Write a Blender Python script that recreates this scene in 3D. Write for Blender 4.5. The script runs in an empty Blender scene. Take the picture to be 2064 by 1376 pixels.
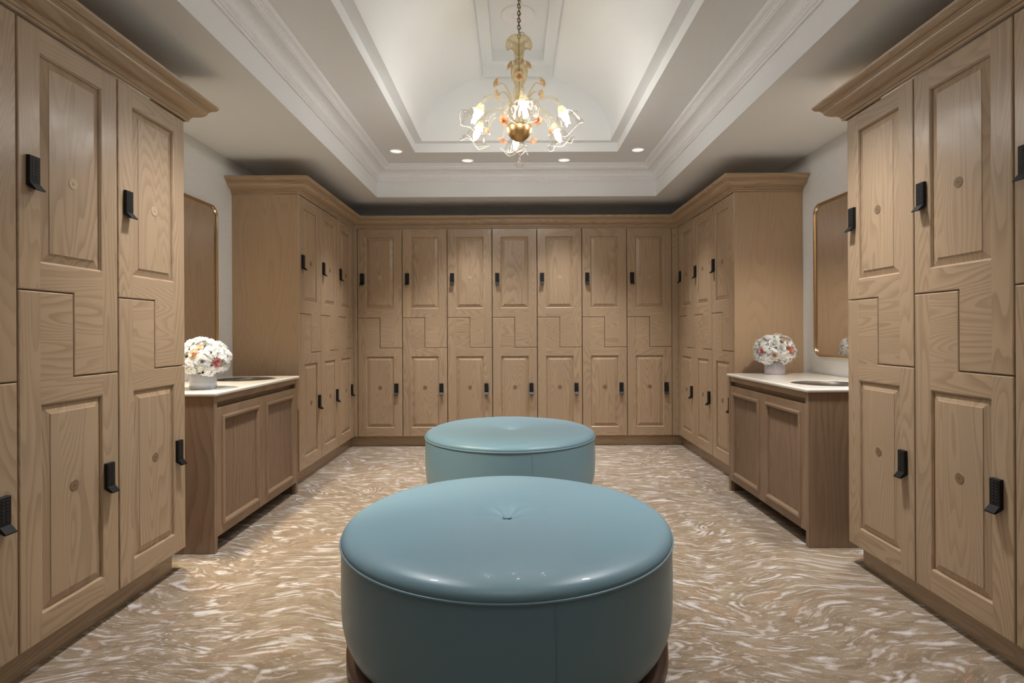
import bpy, math, random
from mathutils import Vector, Matrix
C = bpy.context.scene.collection
S = bpy.context.scene
PI = math.pi
rnd = random.Random(7)

# ------------------------------------------------------------------ camera, world, exposure
HC = 1.192
W = .47                                            # width of one locker column
XL, XR = -1.676, 1.721                             # face planes of the side lockers
YB = 5.7173                                        # face plane of the back lockers
WL, WR, WB, WF = -2.196, 2.2565, 6.22, -2.2        # walls
cam = bpy.data.cameras.new('camera'); co = bpy.data.objects.new('camera', cam); C.objects.link(co)
cam.sensor_width = 36; cam.lens = 1102.33 / 2064 * 36
cam.shift_x = (1032 - 1036.0) / 2064; cam.shift_y = (669.32 - 688) / 2064
cam.clip_start = .05
_s, _c = math.sin(-.0049), math.cos(-.0049)
co.matrix_world = Matrix(((_c, -_s, 0, 0), (0, 0, -1, 0), (_s, _c, 0, HC), (0, 0, 0, 1)))
S.camera = co
S.view_settings.view_transform = 'Standard'; S.view_settings.look = 'None'
S.view_settings.gamma = 1; S.view_settings.use_curve_mapping = False
S.view_settings.exposure = 0.72
w_ = bpy.data.worlds.new('world'); S.world = w_; w_.use_nodes = True
w_.node_tree.nodes['Background'].inputs[0].default_value = (.9, .85, .8, 1)
w_.node_tree.nodes['Background'].inputs[1].default_value = .05
P_DOWN, P_BULB, P_VAN = 124.0, 56.0, 160.0            # lamp powers

# ------------------------------------------------------------------ materials
def nodes(name):
    m = bpy.data.materials.new(name); m.use_nodes = True
    return m, m.node_tree.nodes, m.node_tree.links, m.node_tree.nodes['Principled BSDF']

def N(ns, t, **kw):
    n = ns.new(t)
    for k, v in kw.items():
        if k.startswith('i_'):
            n.inputs[k[2:].replace('_', ' ')].default_value = v
        else:
            setattr(n, k, v)
    return n

def math_(ns, ls, op, a, b=None, clamp=False):
    n = ns.new('ShaderNodeMath'); n.operation = op; n.use_clamp = clamp
    for i, v in enumerate((a, b)):
        if v is None: continue
        if isinstance(v, (int, float)): n.inputs[i].default_value = v
        else: ls.new(v, n.inputs[i])
    return n.outputs[0]

def mix_(ns, ls, f, a, b, bt='MIX'):
    n = ns.new('ShaderNodeMix'); n.data_type = 'RGBA'; n.blend_type = bt
    for s, v in ((n.inputs['Factor'], f), (n.inputs[6], a), (n.inputs[7], b)):
        if isinstance(v, (int, float)): s.default_value = v
        elif isinstance(v, tuple): s.default_value = (*v, 1)
        else: ls.new(v, s)
    return n.outputs[2]

def smooth_(ns, ls, x, lo, hi, a=0.0, b=1.0):
    n = ns.new('ShaderNodeMapRange'); n.interpolation_type = 'SMOOTHSTEP'
    ls.new(x, n.inputs[0])
    for i, v in enumerate((lo, hi, a, b)): n.inputs[i + 1].default_value = v
    return n.outputs[0]

def noise_(ns, ls, vec, scale, detail=2.0, rough=.5, dist=0.0):
    n = ns.new('ShaderNodeTexNoise')
    ls.new(vec, n.inputs['Vector'])
    n.inputs['Scale'].default_value = scale; n.inputs['Detail'].default_value = detail
    n.inputs['Roughness'].default_value = rough; n.inputs['Distortion'].default_value = dist
    return n

def vmath(ns, ls, op, a, b):
    n = ns.new('ShaderNodeVectorMath'); n.operation = op
    for i, v in enumerate((a, b)):
        if isinstance(v, tuple): n.inputs[i].default_value = v
        else: ls.new(v, n.inputs[i])
    return n.outputs[0]

def wood(name, light, dark, rings=32.0, rough=.38, fibre=.16, ringamt=.40, coat=.32, lin=13.0):
    m, ns, ls, b = nodes(name)
    at = N(ns, 'ShaderNodeAttribute', attribute_name='gr').outputs['Vector']
    oi = ns.new('ShaderNodeObjectInfo')
    cmb = ns.new('ShaderNodeCombineXYZ'); r = math_(ns, ls, 'MULTIPLY', oi.outputs['Random'], 53.0)
    ls.new(r, cmb.inputs[2])
    r2 = math_(ns, ls, 'MULTIPLY', oi.outputs['Random'], 11.0); ls.new(r2, cmb.inputs[1])
    p = vmath(ns, ls, 'ADD', at, cmb.outputs[0])
    big = noise_(ns, ls, vmath(ns, ls, 'MULTIPLY', p, (5.2, .62, 5.2)), 1.0, 1.5, .45, .25).outputs['Fac']
    sep = ns.new('ShaderNodeSeparateXYZ'); ls.new(p, sep.inputs[0])
    wob = noise_(ns, ls, vmath(ns, ls, 'MULTIPLY', p, (26, 3.5, 26)), 1.0, 2.0).outputs['Fac']
    t = math_(ns, ls, 'MULTIPLY', big, rings)
    t = math_(ns, ls, 'ADD', t, math_(ns, ls, 'MULTIPLY', sep.outputs[0], lin))
    t = math_(ns, ls, 'ADD', t, math_(ns, ls, 'MULTIPLY', wob, .35))
    fr = math_(ns, ls, 'FRACT', t)
    up = smooth_(ns, ls, fr, .30, .93)
    dn = smooth_(ns, ls, fr, .93, 1.0, 1.0, 0.0)
    ring = math_(ns, ls, 'MULTIPLY', up, dn)
    fib = noise_(ns, ls, vmath(ns, ls, 'MULTIPLY', p, (420, 9, 420)), 1.0, 2.0, .6).outputs['Fac']
    fib = smooth_(ns, ls, fib, .35, .7)
    pore = math_(ns, ls, 'MULTIPLY', fib, math_(ns, ls, 'ADD', math_(ns, ls, 'MULTIPLY', ring, .8), .25))
    tone = noise_(ns, ls, vmath(ns, ls, 'MULTIPLY', p, (2.2, .5, 2.2)), 1.0, 1.0).outputs['Fac']
    ringw = noise_(ns, ls, vmath(ns, ls, 'MULTIPLY', p, (3, .8, 3)), 1.0, 1.0).outputs['Fac']
    amt = math_(ns, ls, 'MULTIPLY', smooth_(ns, ls, ringw, .3, .65, .45, 1.0), ringamt)
    f = math_(ns, ls, 'ADD', math_(ns, ls, 'MULTIPLY', ring, amt), math_(ns, ls, 'MULTIPLY', pore, fibre), clamp=True)
    col = mix_(ns, ls, f, light, dark)
    tv = math_(ns, ls, 'ADD', math_(ns, ls, 'MULTIPLY', tone, .28), .86)
    cc = ns.new('ShaderNodeCombineColor')
    for i in range(3): ls.new(tv, cc.inputs[i])
    col = mix_(ns, ls, 1.0, col, cc.outputs[0], 'MULTIPLY')
    ls.new(col, b.inputs['Base Color'])
    b.inputs['Roughness'].default_value = rough
    b.inputs['Coat Weight'].default_value = coat; b.inputs['Coat Roughness'].default_value = .18
    bp = ns.new('ShaderNodeBump'); bp.inputs['Strength'].default_value = .25; bp.inputs['Distance'].default_value = .0008
    ls.new(f, bp.inputs['Height']); bp.invert = True
    ls.new(bp.outputs[0], b.inputs['Normal'])
    return m

def plain(name, col, rough=.5, metal=0.0, coat=0.0, bump=0.0, bscale=60, spec=.5, sheen=0.0, bdist=.002):
    m, ns, ls, b = nodes(name)
    tc = ns.new('ShaderNodeTexCoord')
    nz = noise_(ns, ls, tc.outputs['Object'], bscale, 3.0, .6)
    v = smooth_(ns, ls, nz.outputs['Fac'], .2, .8, .965, 1.035)
    cc = ns.new('ShaderNodeCombineColor')
    for i in range(3): ls.new(v, cc.inputs[i])
    ls.new(mix_(ns, ls, 1.0, col, cc.outputs[0], 'MULTIPLY'), b.inputs['Base Color'])
    b.inputs['Roughness'].default_value = rough; b.inputs['Metallic'].default_value = metal
    b.inputs['Coat Weight'].default_value = coat; b.inputs['Specular IOR Level'].default_value = spec
    b.inputs['Sheen Weight'].default_value = sheen
    if bump:
        bp = ns.new('ShaderNodeBump'); bp.inputs['Strength'].default_value = bump; bp.inputs['Distance'].default_value = bdist
        ls.new(nz.outputs['Fac'], bp.inputs['Height']); ls.new(bp.outputs[0], b.inputs['Normal'])
    return m

def glass(name, tint, body, lo=.10, hi=.75, rough=.05, clear=False):
    m, ns, ls, b = nodes(name)
    out = ns['Material Output'] if 'Material Output' in ns else None
    tr = ns.new('ShaderNodeBsdfTransparent'); tr.inputs[0].default_value = (*tint, 1)
    b.inputs['Base Color'].default_value = (*body, 1); b.inputs['Roughness'].default_value = rough
    b.inputs['Specular IOR Level'].default_value = .9
    b.inputs['Coat Weight'].default_value = .6
    lw = ns.new('ShaderNodeLayerWeight'); lw.inputs[0].default_value = .45
    f = smooth_(ns, ls, lw.outputs['Facing'], .15, 1.0, lo, hi)
    mx = ns.new('ShaderNodeMixShader'); ls.new(f, mx.inputs[0]); ls.new(tr.outputs[0], mx.inputs[1]); ls.new(b.outputs[0], mx.inputs[2])
    if clear:
        gl = ns.new('ShaderNodeBsdfGlossy'); gl.inputs['Color'].default_value = (*body, 1); gl.inputs['Roughness'].default_value = rough
        ls.new(gl.outputs[0], mx.inputs[2])
    ls.new(mx.outputs[0], out.inputs['Surface'])
    return m

def petal_mat(name, inner, outer, trans=.3):
    m, ns, ls, b = nodes(name)
    tc = ns.new('ShaderNodeTexCoord')
    nz = noise_(ns, ls, tc.outputs['Object'], 30, 2.0).outputs['Fac']
    col = mix_(ns, ls, smooth_(ns, ls, nz, .35, .65), inner, outer)
    ls.new(col, b.inputs['Base Color']); b.inputs['Roughness'].default_value = .45
    tl = ns.new('ShaderNodeBsdfTranslucent'); ls.new(col, tl.inputs[0])
    mx = ns.new('ShaderNodeMixShader'); mx.inputs[0].default_value = trans
    ls.new(b.outputs[0], mx.inputs[1]); ls.new(tl.outputs[0], mx.inputs[2])
    ls.new(mx.outputs[0], ns['Material Output'].inputs['Surface'])
    return m

def emit(name, col, st):
    m, ns, ls, b = nodes(name)
    b.inputs['Base Color'].default_value = (*col, 1)
    b.inputs['Emission Color'].default_value = (*col, 1); b.inputs['Emission Strength'].default_value = st
    return m

def carpet_mat():
    m, ns, ls, b = nodes('swirl_carpet')
    tc = ns.new('ShaderNodeTexCoord'); P = tc.outputs['Object']
    w1 = noise_(ns, ls, P, 1.3, 1.0).outputs['Color']
    w1 = vmath(ns, ls, 'MULTIPLY', vmath(ns, ls, 'SUBTRACT', w1, (.5, .5, .5)), (.55, .55, 0))
    w2 = noise_(ns, ls, P, 5.0, 2.0).outputs['Color']
    w2 = vmath(ns, ls, 'MULTIPLY', vmath(ns, ls, 'SUBTRACT', w2, (.5, .5, .5)), (.09, .05, 0))
    q = vmath(ns, ls, 'ADD', vmath(ns, ls, 'ADD', P, w1), w2)
    n1 = noise_(ns, ls, vmath(ns, ls, 'MULTIPLY', q, (2.4, 7.5, 1)), 1.0, 1.0, .5, .3).outputs['Fac']
    fr = math_(ns, ls, 'SINE', math_(ns, ls, 'MULTIPLY', n1, 70.0))
    msk = noise_(ns, ls, vmath(ns, ls, 'MULTIPLY', q, (6.5, 17, 1)), 1.0, 2.0, .6).outputs['Fac']
    msk2 = noise_(ns, ls, vmath(ns, ls, 'MULTIPLY', q, (15, 60, 1)), 1.0, 2.0, .6).outputs['Fac']
    s = math_(ns, ls, 'ADD', math_(ns, ls, 'MULTIPLY', fr, .11), math_(ns, ls, 'MULTIPLY', msk, 1.0))
    s = math_(ns, ls, 'ADD', s, math_(ns, ls, 'MULTIPLY', msk2, .6))
    streak = smooth_(ns, ls, s, .865, .905)
    fs_ = noise_(ns, ls, vmath(ns, ls, 'MULTIPLY', q, (22, 105, 1)), 1.0, 2.0, .65).outputs['Fac']
    fstreak = math_(ns, ls, 'MULTIPLY', smooth_(ns, ls, fs_, .54, .62), .34)
    rd = noise_(ns, ls, vmath(ns, ls, 'MULTIPLY', q, (5, 11, 1)), 1.0, 2.0, .6).outputs['Fac']
    hot = smooth_(ns, ls, s, .97, 1.04)
    fine = noise_(ns, ls, vmath(ns, ls, 'MULTIPLY', P, (120, 420, 1)), 1.0, 2.0, .7).outputs['Fac']
    mid = noise_(ns, ls, vmath(ns, ls, 'MULTIPLY', q, (7, 22, 1)), 1.0, 3.0, .6).outputs['Fac']
    base = mix_(ns, ls, smooth_(ns, ls, mid, .3, .7), CARP_DARK, CARP_MID)
    base = mix_(ns, ls, math_(ns, ls, 'MULTIPLY', smooth_(ns, ls, rd, .56, .68), .45), base, (.30, .17, .095))
    base = mix_(ns, ls, fstreak, base, CARP_LIGHT)
    col = mix_(ns, ls, math_(ns, ls, 'MULTIPLY', streak, .70), base, CARP_LIGHT)
    col = mix_(ns, ls, math_(ns, ls, 'MULTIPLY', hot, .5), col, CARP_HOT)
    tv = smooth_(ns, ls, fine, .25, .75, .80, 1.18)
    cc = ns.new('ShaderNodeCombineColor')
    for i in range(3): ls.new(tv, cc.inputs[i])
    col = mix_(ns, ls, 1.0, col, cc.outputs[0], 'MULTIPLY')
    ls.new(col, b.inputs['Base Color']); b.inputs['Roughness'].default_value = .95
    b.inputs['Specular IOR Level'].default_value = .15; b.inputs['Sheen Weight'].default_value = .1
    bp = ns.new('ShaderNodeBump'); bp.inputs['Strength'].default_value = .5; bp.inputs['Distance'].default_value = .003
    ls.new(fine, bp.inputs['Height']); ls.new(bp.outputs[0], b.inputs['Normal'])
    return m

def wallpaper():
    m, ns, ls, b = nodes('linen_wallpaper')
    tc = ns.new('ShaderNodeTexCoord'); P = tc.outputs['Object']
    f = noise_(ns, ls, vmath(ns, ls, 'MULTIPLY', P, (12, 12, 320)), 1.0, 3.0, .6).outputs['Fac']
    ls.new(mix_(ns, ls, smooth_(ns, ls, f, .3, .7), (.79, .80, .80), (.86, .87, .87)), b.inputs['Base Color'])
    b.inputs['Roughness'].default_value = .7
    return m

CARP_DARK, CARP_MID, CARP_LIGHT, CARP_HOT = (.196, .142, .091), (.288, .223, .155), (.43, .375, .337), (.66, .645, .64)
M = dict(
    ash=wood('ash_wood', (.43, .307, .197), (.235, .148, .083)),
    veneer=wood('ash_veneer', (.47, .330, .212), (.33, .222, .135), rings=22.0, ringamt=.22, lin=22.0),
    van=wood('vanity_wood', (.295, .195, .125), (.145, .088, .052), rings=10, ringamt=.24, fibre=.35, coat=0.0, lin=30.0),
    ceil=plain('ceiling_paint', (.85, .87, .885), .75, bump=.05, bscale=200),
    cornice=plain('cornice_paint', (.87, .875, .90), .6),
    wall=wallpaper(), carpet=carpet_mat(),
    leather=plain('teal_leather', (.168, .285, .345), .38, bump=.12, bscale=500, coat=.06, bdist=.0006),
    plinth=plain('dark_walnut_plinth', (.10, .045, .025), .4),
    black=plain('black_lock_plastic', (.006, .006, .007), .5, spec=.3),
    key=plain('lock_key_grey', (.020, .021, .023), .5, spec=.3),
    pale=plain('pale_ash_inlay', (.47, .345, .225), .4),
    darkinlay=plain('brown_ash_inlay', (.215, .138, .080), .5),
    mark=plain('inlay_engraving', (.12, .07, .04), .6),
    stone=plain('cream_stone', (.80, .76, .69), .16, coat=.3, bscale=9),
    sink=plain('dark_bronze_basin', (.10, .082, .070), .35, metal=.3),
    chrome=plain('chrome', (.7, .7, .7), .15, metal=1),
    brass=plain('polished_brass', (.60, .46, .30), .18, metal=1),
    oldbrass=plain('aged_brass_chain', (.22, .16, .07), .35, metal=1),
    gold=plain('gold_leaf', (.56, .36, .16), .36, metal=1, bump=.35, bscale=9, bdist=.01),
    mirror=plain('mirror_silver', (.86, .84, .82), .015, metal=1),
    dwhite=plain('downlight_white', (.75, .75, .74), .5),
    glow=emit('downlight_diffuser', (1, .99, .97), .42),
    bulb=emit('candle_bulb_glow', (1, .975, .94), P_BULB),
    clear=glass('clear_glass', (.985, .975, .96), (.95, .94, .92), .07, .75, .06, True),
    armglass=glass('pale_arm_glass', (.95, .93, .88), (.72, .68, .58), .18, .70),
    rimglass=glass('beaded_rim_glass', (.97, .95, .90), (.90, .85, .74), .45, .95),
    amber=glass('amber_glass', (.96, .91, .76), (.74, .64, .42), .22, .80),
    peach=petal_mat('peach_glass_rose', (.97, .76, .56), (.95, .60, .36), .4),
    pgold=petal_mat('golden_glass_rose', (.90, .78, .58), (.90, .68, .46), .4),
    vglass=plain('frosted_grey_vase', (.50, .53, .60), .22, coat=.4),
    vglass2=plain('frosted_lilac_vase', (.50, .47, .52), .22, coat=.4),
    white=petal_mat('white_petals', (.93, .93, .93), (.88, .89, .88)),
    blush=petal_mat('blush_petals', (.92, .80, .74), (.88, .72, .62)),
    coral=petal_mat('coral_petals', (.92, .36, .26), (.90, .50, .42)),
    apricot=petal_mat('apricot_petals', (.93, .66, .50), (.90, .74, .62)),
    pink=petal_mat('pink_petals', (.88, .36, .36), (.88, .55, .55)),
    green=plain('leaf_green', (.10, .14, .045), .6),
)

# ------------------------------------------------------------------ mesh builder
class MB:
    def __init__(s): s.v = []; s.f = []; s.m = []; s.sm = []; s.g = []; s.mats = []
    def mat(s, k):
        if k not in s.mats: s.mats.append(k)
        return s.mats.index(k)
    def add(s, vs, fs, k, M_=None, smooth=False, grain='z', seed=None, gr=None):
        if seed is None: seed = rnd.uniform(0, 90)
        o = len(s.v); mi = s.mat(k)
        for v in vs: s.v.append(tuple(M_ @ Vector(v)) if M_ else tuple(v))
        for fi, f in enumerate(fs):
            s.f.append([i + o for i in f]); s.m.append(mi); s.sm.append(smooth)
            for i in f:
                x, y, z = vs[i]
                if gr is not None: g = gr[i]
                elif grain == 'z': g = (x, z, y)
                elif grain == 'x': g = (z, x, y)
                else: g = (x, y, z)
                s.g.append((g[0] + seed * .37, g[1] + seed, g[2] + seed * 2.1))
    def box(s, a, b, k, grain='z', seed=None, bev=0.0, M_=None):
        x0, y0, z0 = [min(a[i], b[i]) for i in range(3)]; x1, y1, z1 = [max(a[i], b[i]) for i in range(3)]
        e = min(bev, (x1 - x0) / 2.1, (y1 - y0) / 2.1, (z1 - z0) / 2.1)
        if e <= 0:
            vs = [(x, y, z) for x in (x0, x1) for y in (y0, y1) for z in (z0, z1)]
            fs = [(0, 1, 3, 2), (4, 6, 7, 5), (0, 4, 5, 1), (2, 3, 7, 6), (0, 2, 6, 4), (1, 5, 7, 3)]
            s.add(vs, fs, k, M_, False, grain, seed); return
        vs = []; idx = {}
        X, Y, Z = (x0, x1), (y0, y1), (z0, z1)
        for i in (0, 1):
            for j in (0, 1):
                for l in (0, 1):
                    sx, sy, sz = (e if i == 0 else -e), (e if j == 0 else -e), (e if l == 0 else -e)
                    idx[i, j, l] = len(vs)
                    vs += [(X[i], Y[j] + sy, Z[l] + sz), (X[i] + sx, Y[j], Z[l] + sz), (X[i] + sx, Y[j] + sy, Z[l])]
        fs = []
        q = lambda c, a_: idx[c] + a_
        for i in (0, 1): fs.append([q((i, 0, 0), 0), q((i, 0, 1), 0), q((i, 1, 1), 0), q((i, 1, 0), 0)])
        for j in (0, 1): fs.append([q((0, j, 0), 1), q((1, j, 0), 1), q((1, j, 1), 1), q((0, j, 1), 1)])
        for l in (0, 1): fs.append([q((0, 0, l), 2), q((0, 1, l), 2), q((1, 1, l), 2), q((1, 0, l), 2)])
        for j in (0, 1):
            for l in (0, 1): fs.append([q((0, j, l), 1), q((1, j, l), 1), q((1, j, l), 2), q((0, j, l), 2)])
        for i in (0, 1):
            for l in (0, 1): fs.append([q((i, 0, l), 0), q((i, 1, l), 0), q((i, 1, l), 2), q((i, 0, l), 2)])
            for j in (0, 1): fs.append([q((i, j, 0), 0), q((i, j, 1), 0), q((i, j, 1), 1), q((i, j, 0), 1)])
        for c in idx: fs.append([q(c, 0), q(c, 1), q(c, 2)])
        s.add(vs, fs, k, M_, False, grain, seed)
    def lathe(s, prof, k, n=32, M_=None, smooth=True, rf=None, zf=None, closed=False):
        vs = []; fs = []; gr = []
        for j, (r, z) in enumerate(prof):
            for i in range(n):
                a = 2 * PI * i / n
                rr = r * (rf(a, j / (len(prof) - 1)) if rf else 1); zz = z + (zf(a, j / (len(prof) - 1)) if zf else 0)
                vs.append((rr * math.cos(a), rr * math.sin(a), zz)); gr.append((a * .3, z, 0))
        for j in range(len(prof) - 1):
            for i in range(n):
                a, b = j * n + i, j * n + (i + 1) % n
                fs.append((a, b, b + n, a + n))
        if prof[0][0] > 1e-5 and closed: fs.append(list(range(n))[::-1])
        if prof[-1][0] > 1e-5 and closed: fs.append([(len(prof) - 1) * n + i for i in range(n)])
        s.add(vs, fs, k, M_, smooth, gr=gr)
    def tube(s, pts, r, k, n=8, closed=False, M_=None, rad=None):
        P = [Vector(p) for p in pts]; L = len(P); vs = []; fs = []
        T = []
        for i in range(L):
            a = P[(i - 1) % L] if closed or i else P[0]; b = P[(i + 1) % L] if closed or i < L - 1 else P[-1]
            T.append((b - a).normalized() if (b - a).length > 1e-9 else Vector((0, 0, 1)))
        up = Vector((0, 0, 1)) if abs(T[0].z) < .9 else Vector((1, 0, 0))
        nn = (up - T[0] * up.dot(T[0])).normalized()
        for i in range(L):
            nn = (nn - T[i] * nn.dot(T[i])).normalized(); bb = T[i].cross(nn)
            rr = rad[i] if rad else r
            for j in range(n):
                a = 2 * PI * j / n; vs.append(tuple(P[i] + (nn * math.cos(a) + bb * math.sin(a)) * rr))
        for i in range(L if closed else L - 1):
            for j in range(n):
                a, b = i * n + j, i * n + (j + 1) % n; c, d = ((i + 1) % L) * n + j, ((i + 1) % L) * n + (j + 1) % n
                fs.append((a, b, d, c))
        if not closed: fs.append(list(range(n))[::-1]); fs.append([(L - 1) * n + j for j in range(n)])
        s.add(vs, fs, k, M_, True)
    def sphere(s, c, r, k, n=12, sc=(1, 1, 1), M_=None, jit=0):
        prof = [(max(1e-6, math.sin(PI * j / n)) * r, -math.cos(PI * j / n) * r) for j in range(n + 1)]
        T = Matrix.Translation(c) @ Matrix.Diagonal((*sc, 1))
        s.lathe(prof, k, n + 4, (M_ @ T) if M_ else T)
    def build(s, name, parent=None, loc=None, off=None):
        me = bpy.data.meshes.new(name)
        vs = s.v if not off else [(v[0] - off[0], v[1] - off[1], v[2] - off[2]) for v in s.v]
        me.from_pydata(vs, [], s.f)
        for k in s.mats: me.materials.append(M[k])
        me.polygons.foreach_set('material_index', s.m); me.polygons.foreach_set('use_smooth', s.sm)
        at = me.attributes.new('gr', 'FLOAT_VECTOR', 'CORNER')
        at.data.foreach_set('vector', [c for g in s.g for c in g])
        me.validate(); me.update()
        import bmesh
        bm = bmesh.new(); bm.from_mesh(me); bmesh.ops.remove_doubles(bm, verts=bm.verts, dist=1e-6)
        bmesh.ops.recalc_face_normals(bm, faces=bm.faces); bm.to_mesh(me); bm.free()
        o = bpy.data.objects.new(name, me); C.objects.link(o)
        if parent: o.parent = parent
        if off: o.location = off
        elif loc: o.location = loc
        return o

def tag(o, label, cat, group=None):
    o['label'] = label; o['category'] = cat
    if group: o['group'] = group
    return o
def thing(name, label, cat, loc=(0, 0, 0), rz=0, group=None):
    o = bpy.data.objects.new(name, None); C.objects.link(o); o.location = loc; o.rotation_euler = (0, 0, rz)
    o.empty_display_size = .1
    return tag(o, label, cat, group)
def struct(name, mb, parent=None):
    o = mb.build(name, parent)
    if not parent: o['kind'] = 'structure'
    return o
def copy_tree(o, parent=None):
    c = o.copy(); C.objects.link(c)
    if parent: c.parent = parent
    for ch in list(o.children):
        copy_tree(ch, c)
    return c

def sweep(mb, path, prof, k, closed=False, seed=None):
    """sweep a closed (out, up) profile along a horizontal path; 'out' points to the right of travel"""
    n = len(path); m = len(prof)
    def rt(a, b):
        d = Vector((b[0] - a[0], b[1] - a[1])).normalized(); return Vector((d.y, -d.x))
    vs = []; gr = []; L = 0
    for i in range(n):
        if closed: a, b, c = path[i - 1], path[i], path[(i + 1) % n]; n1, n2 = rt(a, b), rt(b, c)
        else:
            b = path[i]; n1 = rt(path[i - 1], b) if i else rt(b, path[1]); n2 = rt(b, path[i + 1]) if i < n - 1 else n1
        mi = (n1 + n2); mi = mi / max(1e-6, (1 + n1.dot(n2)))
        if i: L += math.hypot(path[i][0] - path[i - 1][0], path[i][1] - path[i - 1][1])
        acc = 0
        for j, (u, z) in enumerate(prof):
            if j: acc += math.hypot(u - prof[j - 1][0], z - prof[j - 1][1])
            vs.append((b[0] + mi.x * u, b[1] + mi.y * u, z)); gr.append((acc, L, 0))
    fs = []
    for i in range(n if closed else n - 1):
        o1, o2 = i * m, ((i + 1) % n) * m
        for j in range(m):
            fs.append((o1 + j, o1 + (j + 1) % m, o2 + (j + 1) % m, o2 + j))
    if not closed: fs.append(list(range(m))); fs.append([(n - 1) * m + j for j in range(m)][::-1])
    mb.add(vs, fs, k, gr=gr, seed=seed)

# ------------------------------------------------------------------ the room shell
ZC, ZU = 2.540, 2.832
mb = MB(); mb.box((WL - .1, WF - .1, -.1), (WR + .1, WB + .1, 0), 'carpet', bev=0); struct('floor', mb)
for nm, a, b in (('wall_left', (WL - .1, WF - .1, 0), (WL, WB + .1, ZC)), ('wall_right', (WR, WF - .1, 0), (WR + .1, WB + .1, ZC)),
                 ('wall_back', (WL, WB, 0), (WR, WB + .1, ZC)), ('wall_front', (WL, WF - .1, 0), (WR, WF, ZC))):
    mb = MB(); mb.box(a, b, 'wall'); struct(nm, mb)
TL, TR, TB, TF = -1.355, 1.418, 5.44, -1.6         # tray edge
def ringfaces(mb, o, i, z, k):
    (a, b, c, d), (e, f, g, h) = o, i
    vs = [(a, b, z), (c, b, z), (c, d, z), (a, d, z), (e, f, z), (g, f, z), (g, h, z), (e, h, z)]
    mb.add(vs, [(0, 1, 5, 4), (1, 2, 6, 5), (2, 3, 7, 6), (3, 0, 4, 7)], k)
def rim(mb, r, z0, z1, k):
    a, b, c, d = r
    vs = [(a, b, z0), (c, b, z0), (c, d, z0), (a, d, z0), (a, b, z1), (c, b, z1), (c, d, z1), (a, d, z1)]
    mb.add(vs, [(0, 1, 5, 4), (1, 2, 6, 5), (2, 3, 7, 6), (3, 0, 4, 7)], k)
mb = MB()
tray = (TL, TF, TR, TB)
ringfaces(mb, (WL - .1, WF - .1, WR + .1, WB + .1), tray, ZC, 'ceil')
rim(mb, tray, ZC, ZU, 'ceil')
V1 = (-.893, -1.1, .951, 4.98); ZV = 2.914
ringfaces(mb, tray, V1, ZU, 'ceil'); rim(mb, V1, ZU, ZV, 'ceil')
V2 = (-.821, -1.03, .879, 4.92)
ringfaces(mb, V1, V2, ZV, 'ceil')
vc, vh, vH = .029, .85, .623
RX0, RX1, RY0, RY1 = -.27, .36, -.9, 4.905          # recess along the ridge
def vz(x): return ZV + vH * math.sqrt(max(0, 1 - ((x - vc) / vh) ** 2))
xs = sorted(set([vc + vh * math.sin(t) for t in [(-PI / 2) + PI * i / 56 for i in range(57)]] + [RX0, RX1]))
Ya, Yb_ = V2[1], V2[3]
vs = []; fs = []
for x in xs: vs += [(x, Ya, vz(x)), (x, RY0, vz(x)), (x, RY1, vz(x)), (x, Yb_, vz(x))]
for i in range(len(xs) - 1):
    for j in range(3):
        if j == 1 and xs[i] >= RX0 - 1e-6 and xs[i + 1] <= RX1 + 1e-6: continue
        fs.append((4 * i + j, 4 * i + j + 1, 4 * i + 5 + j, 4 * i + 4 + j))
mb.add(vs, fs, 'ceil', smooth=True)
for Y in (Ya, Yb_):
    v2 = [(x, Y, vz(x)) for x in xs] + [(vc, Y, ZV)]; c = len(xs)
    mb.add(v2, [(i, i + 1, c) for i in range(len(xs) - 1)], 'ceil')
Z3 = 3.492; Z4 = 3.59; Z5 = 3.692
rim(mb, (RX0, RY0, RX1, RY1), Z3 - .012, Z4, 'ceil')
R2 = (-.18, RY0 + .08, .272, 4.84)
ringfaces(mb, (RX0, RY0, RX1, RY1), R2, Z4, 'ceil'); rim(mb, R2, Z4, Z5, 'ceil')
a, b, c, d = R2
mb.add([(a, b, Z5), (c, b, Z5), (c, d, Z5), (a, d, Z5)], [(0, 1, 2, 3)], 'ceil')
struct('ceiling', mb)
mb = MB()                                           # cornice of the tray
h = ZU - 2.691
pf = [(0, 2.691), (.012, 2.691), (.014, 2.697), (.014, 2.705), (.020, 2.707), (.022, 2.713), (.024, 2.714), (.024, 2.722), (.029, 2.725), (.031, 2.731), (.033, 2.732)]
pf += [(.033 + .065 * (1 - math.cos(t)), 2.732 + .052 * math.sin(t)) for t in [PI / 2 * i / 7 for i in range(1, 8)]]
pf += [(.103, 2.784), (.103, 2.790), (.110, 2.792), (.116, 2.798), (.118, 2.804), (.124, 2.804), (.124, 2.812), (.134, 2.814), (.142, 2.818), (.148, 2.824), (.152, ZU - .001), (0, ZU - .001)]
sweep(mb, [(TL, TF), (TL, TB), (TR, TB), (TR, TF)], pf, 'cornice', closed=True)
struct('trim_1', mb)

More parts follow.
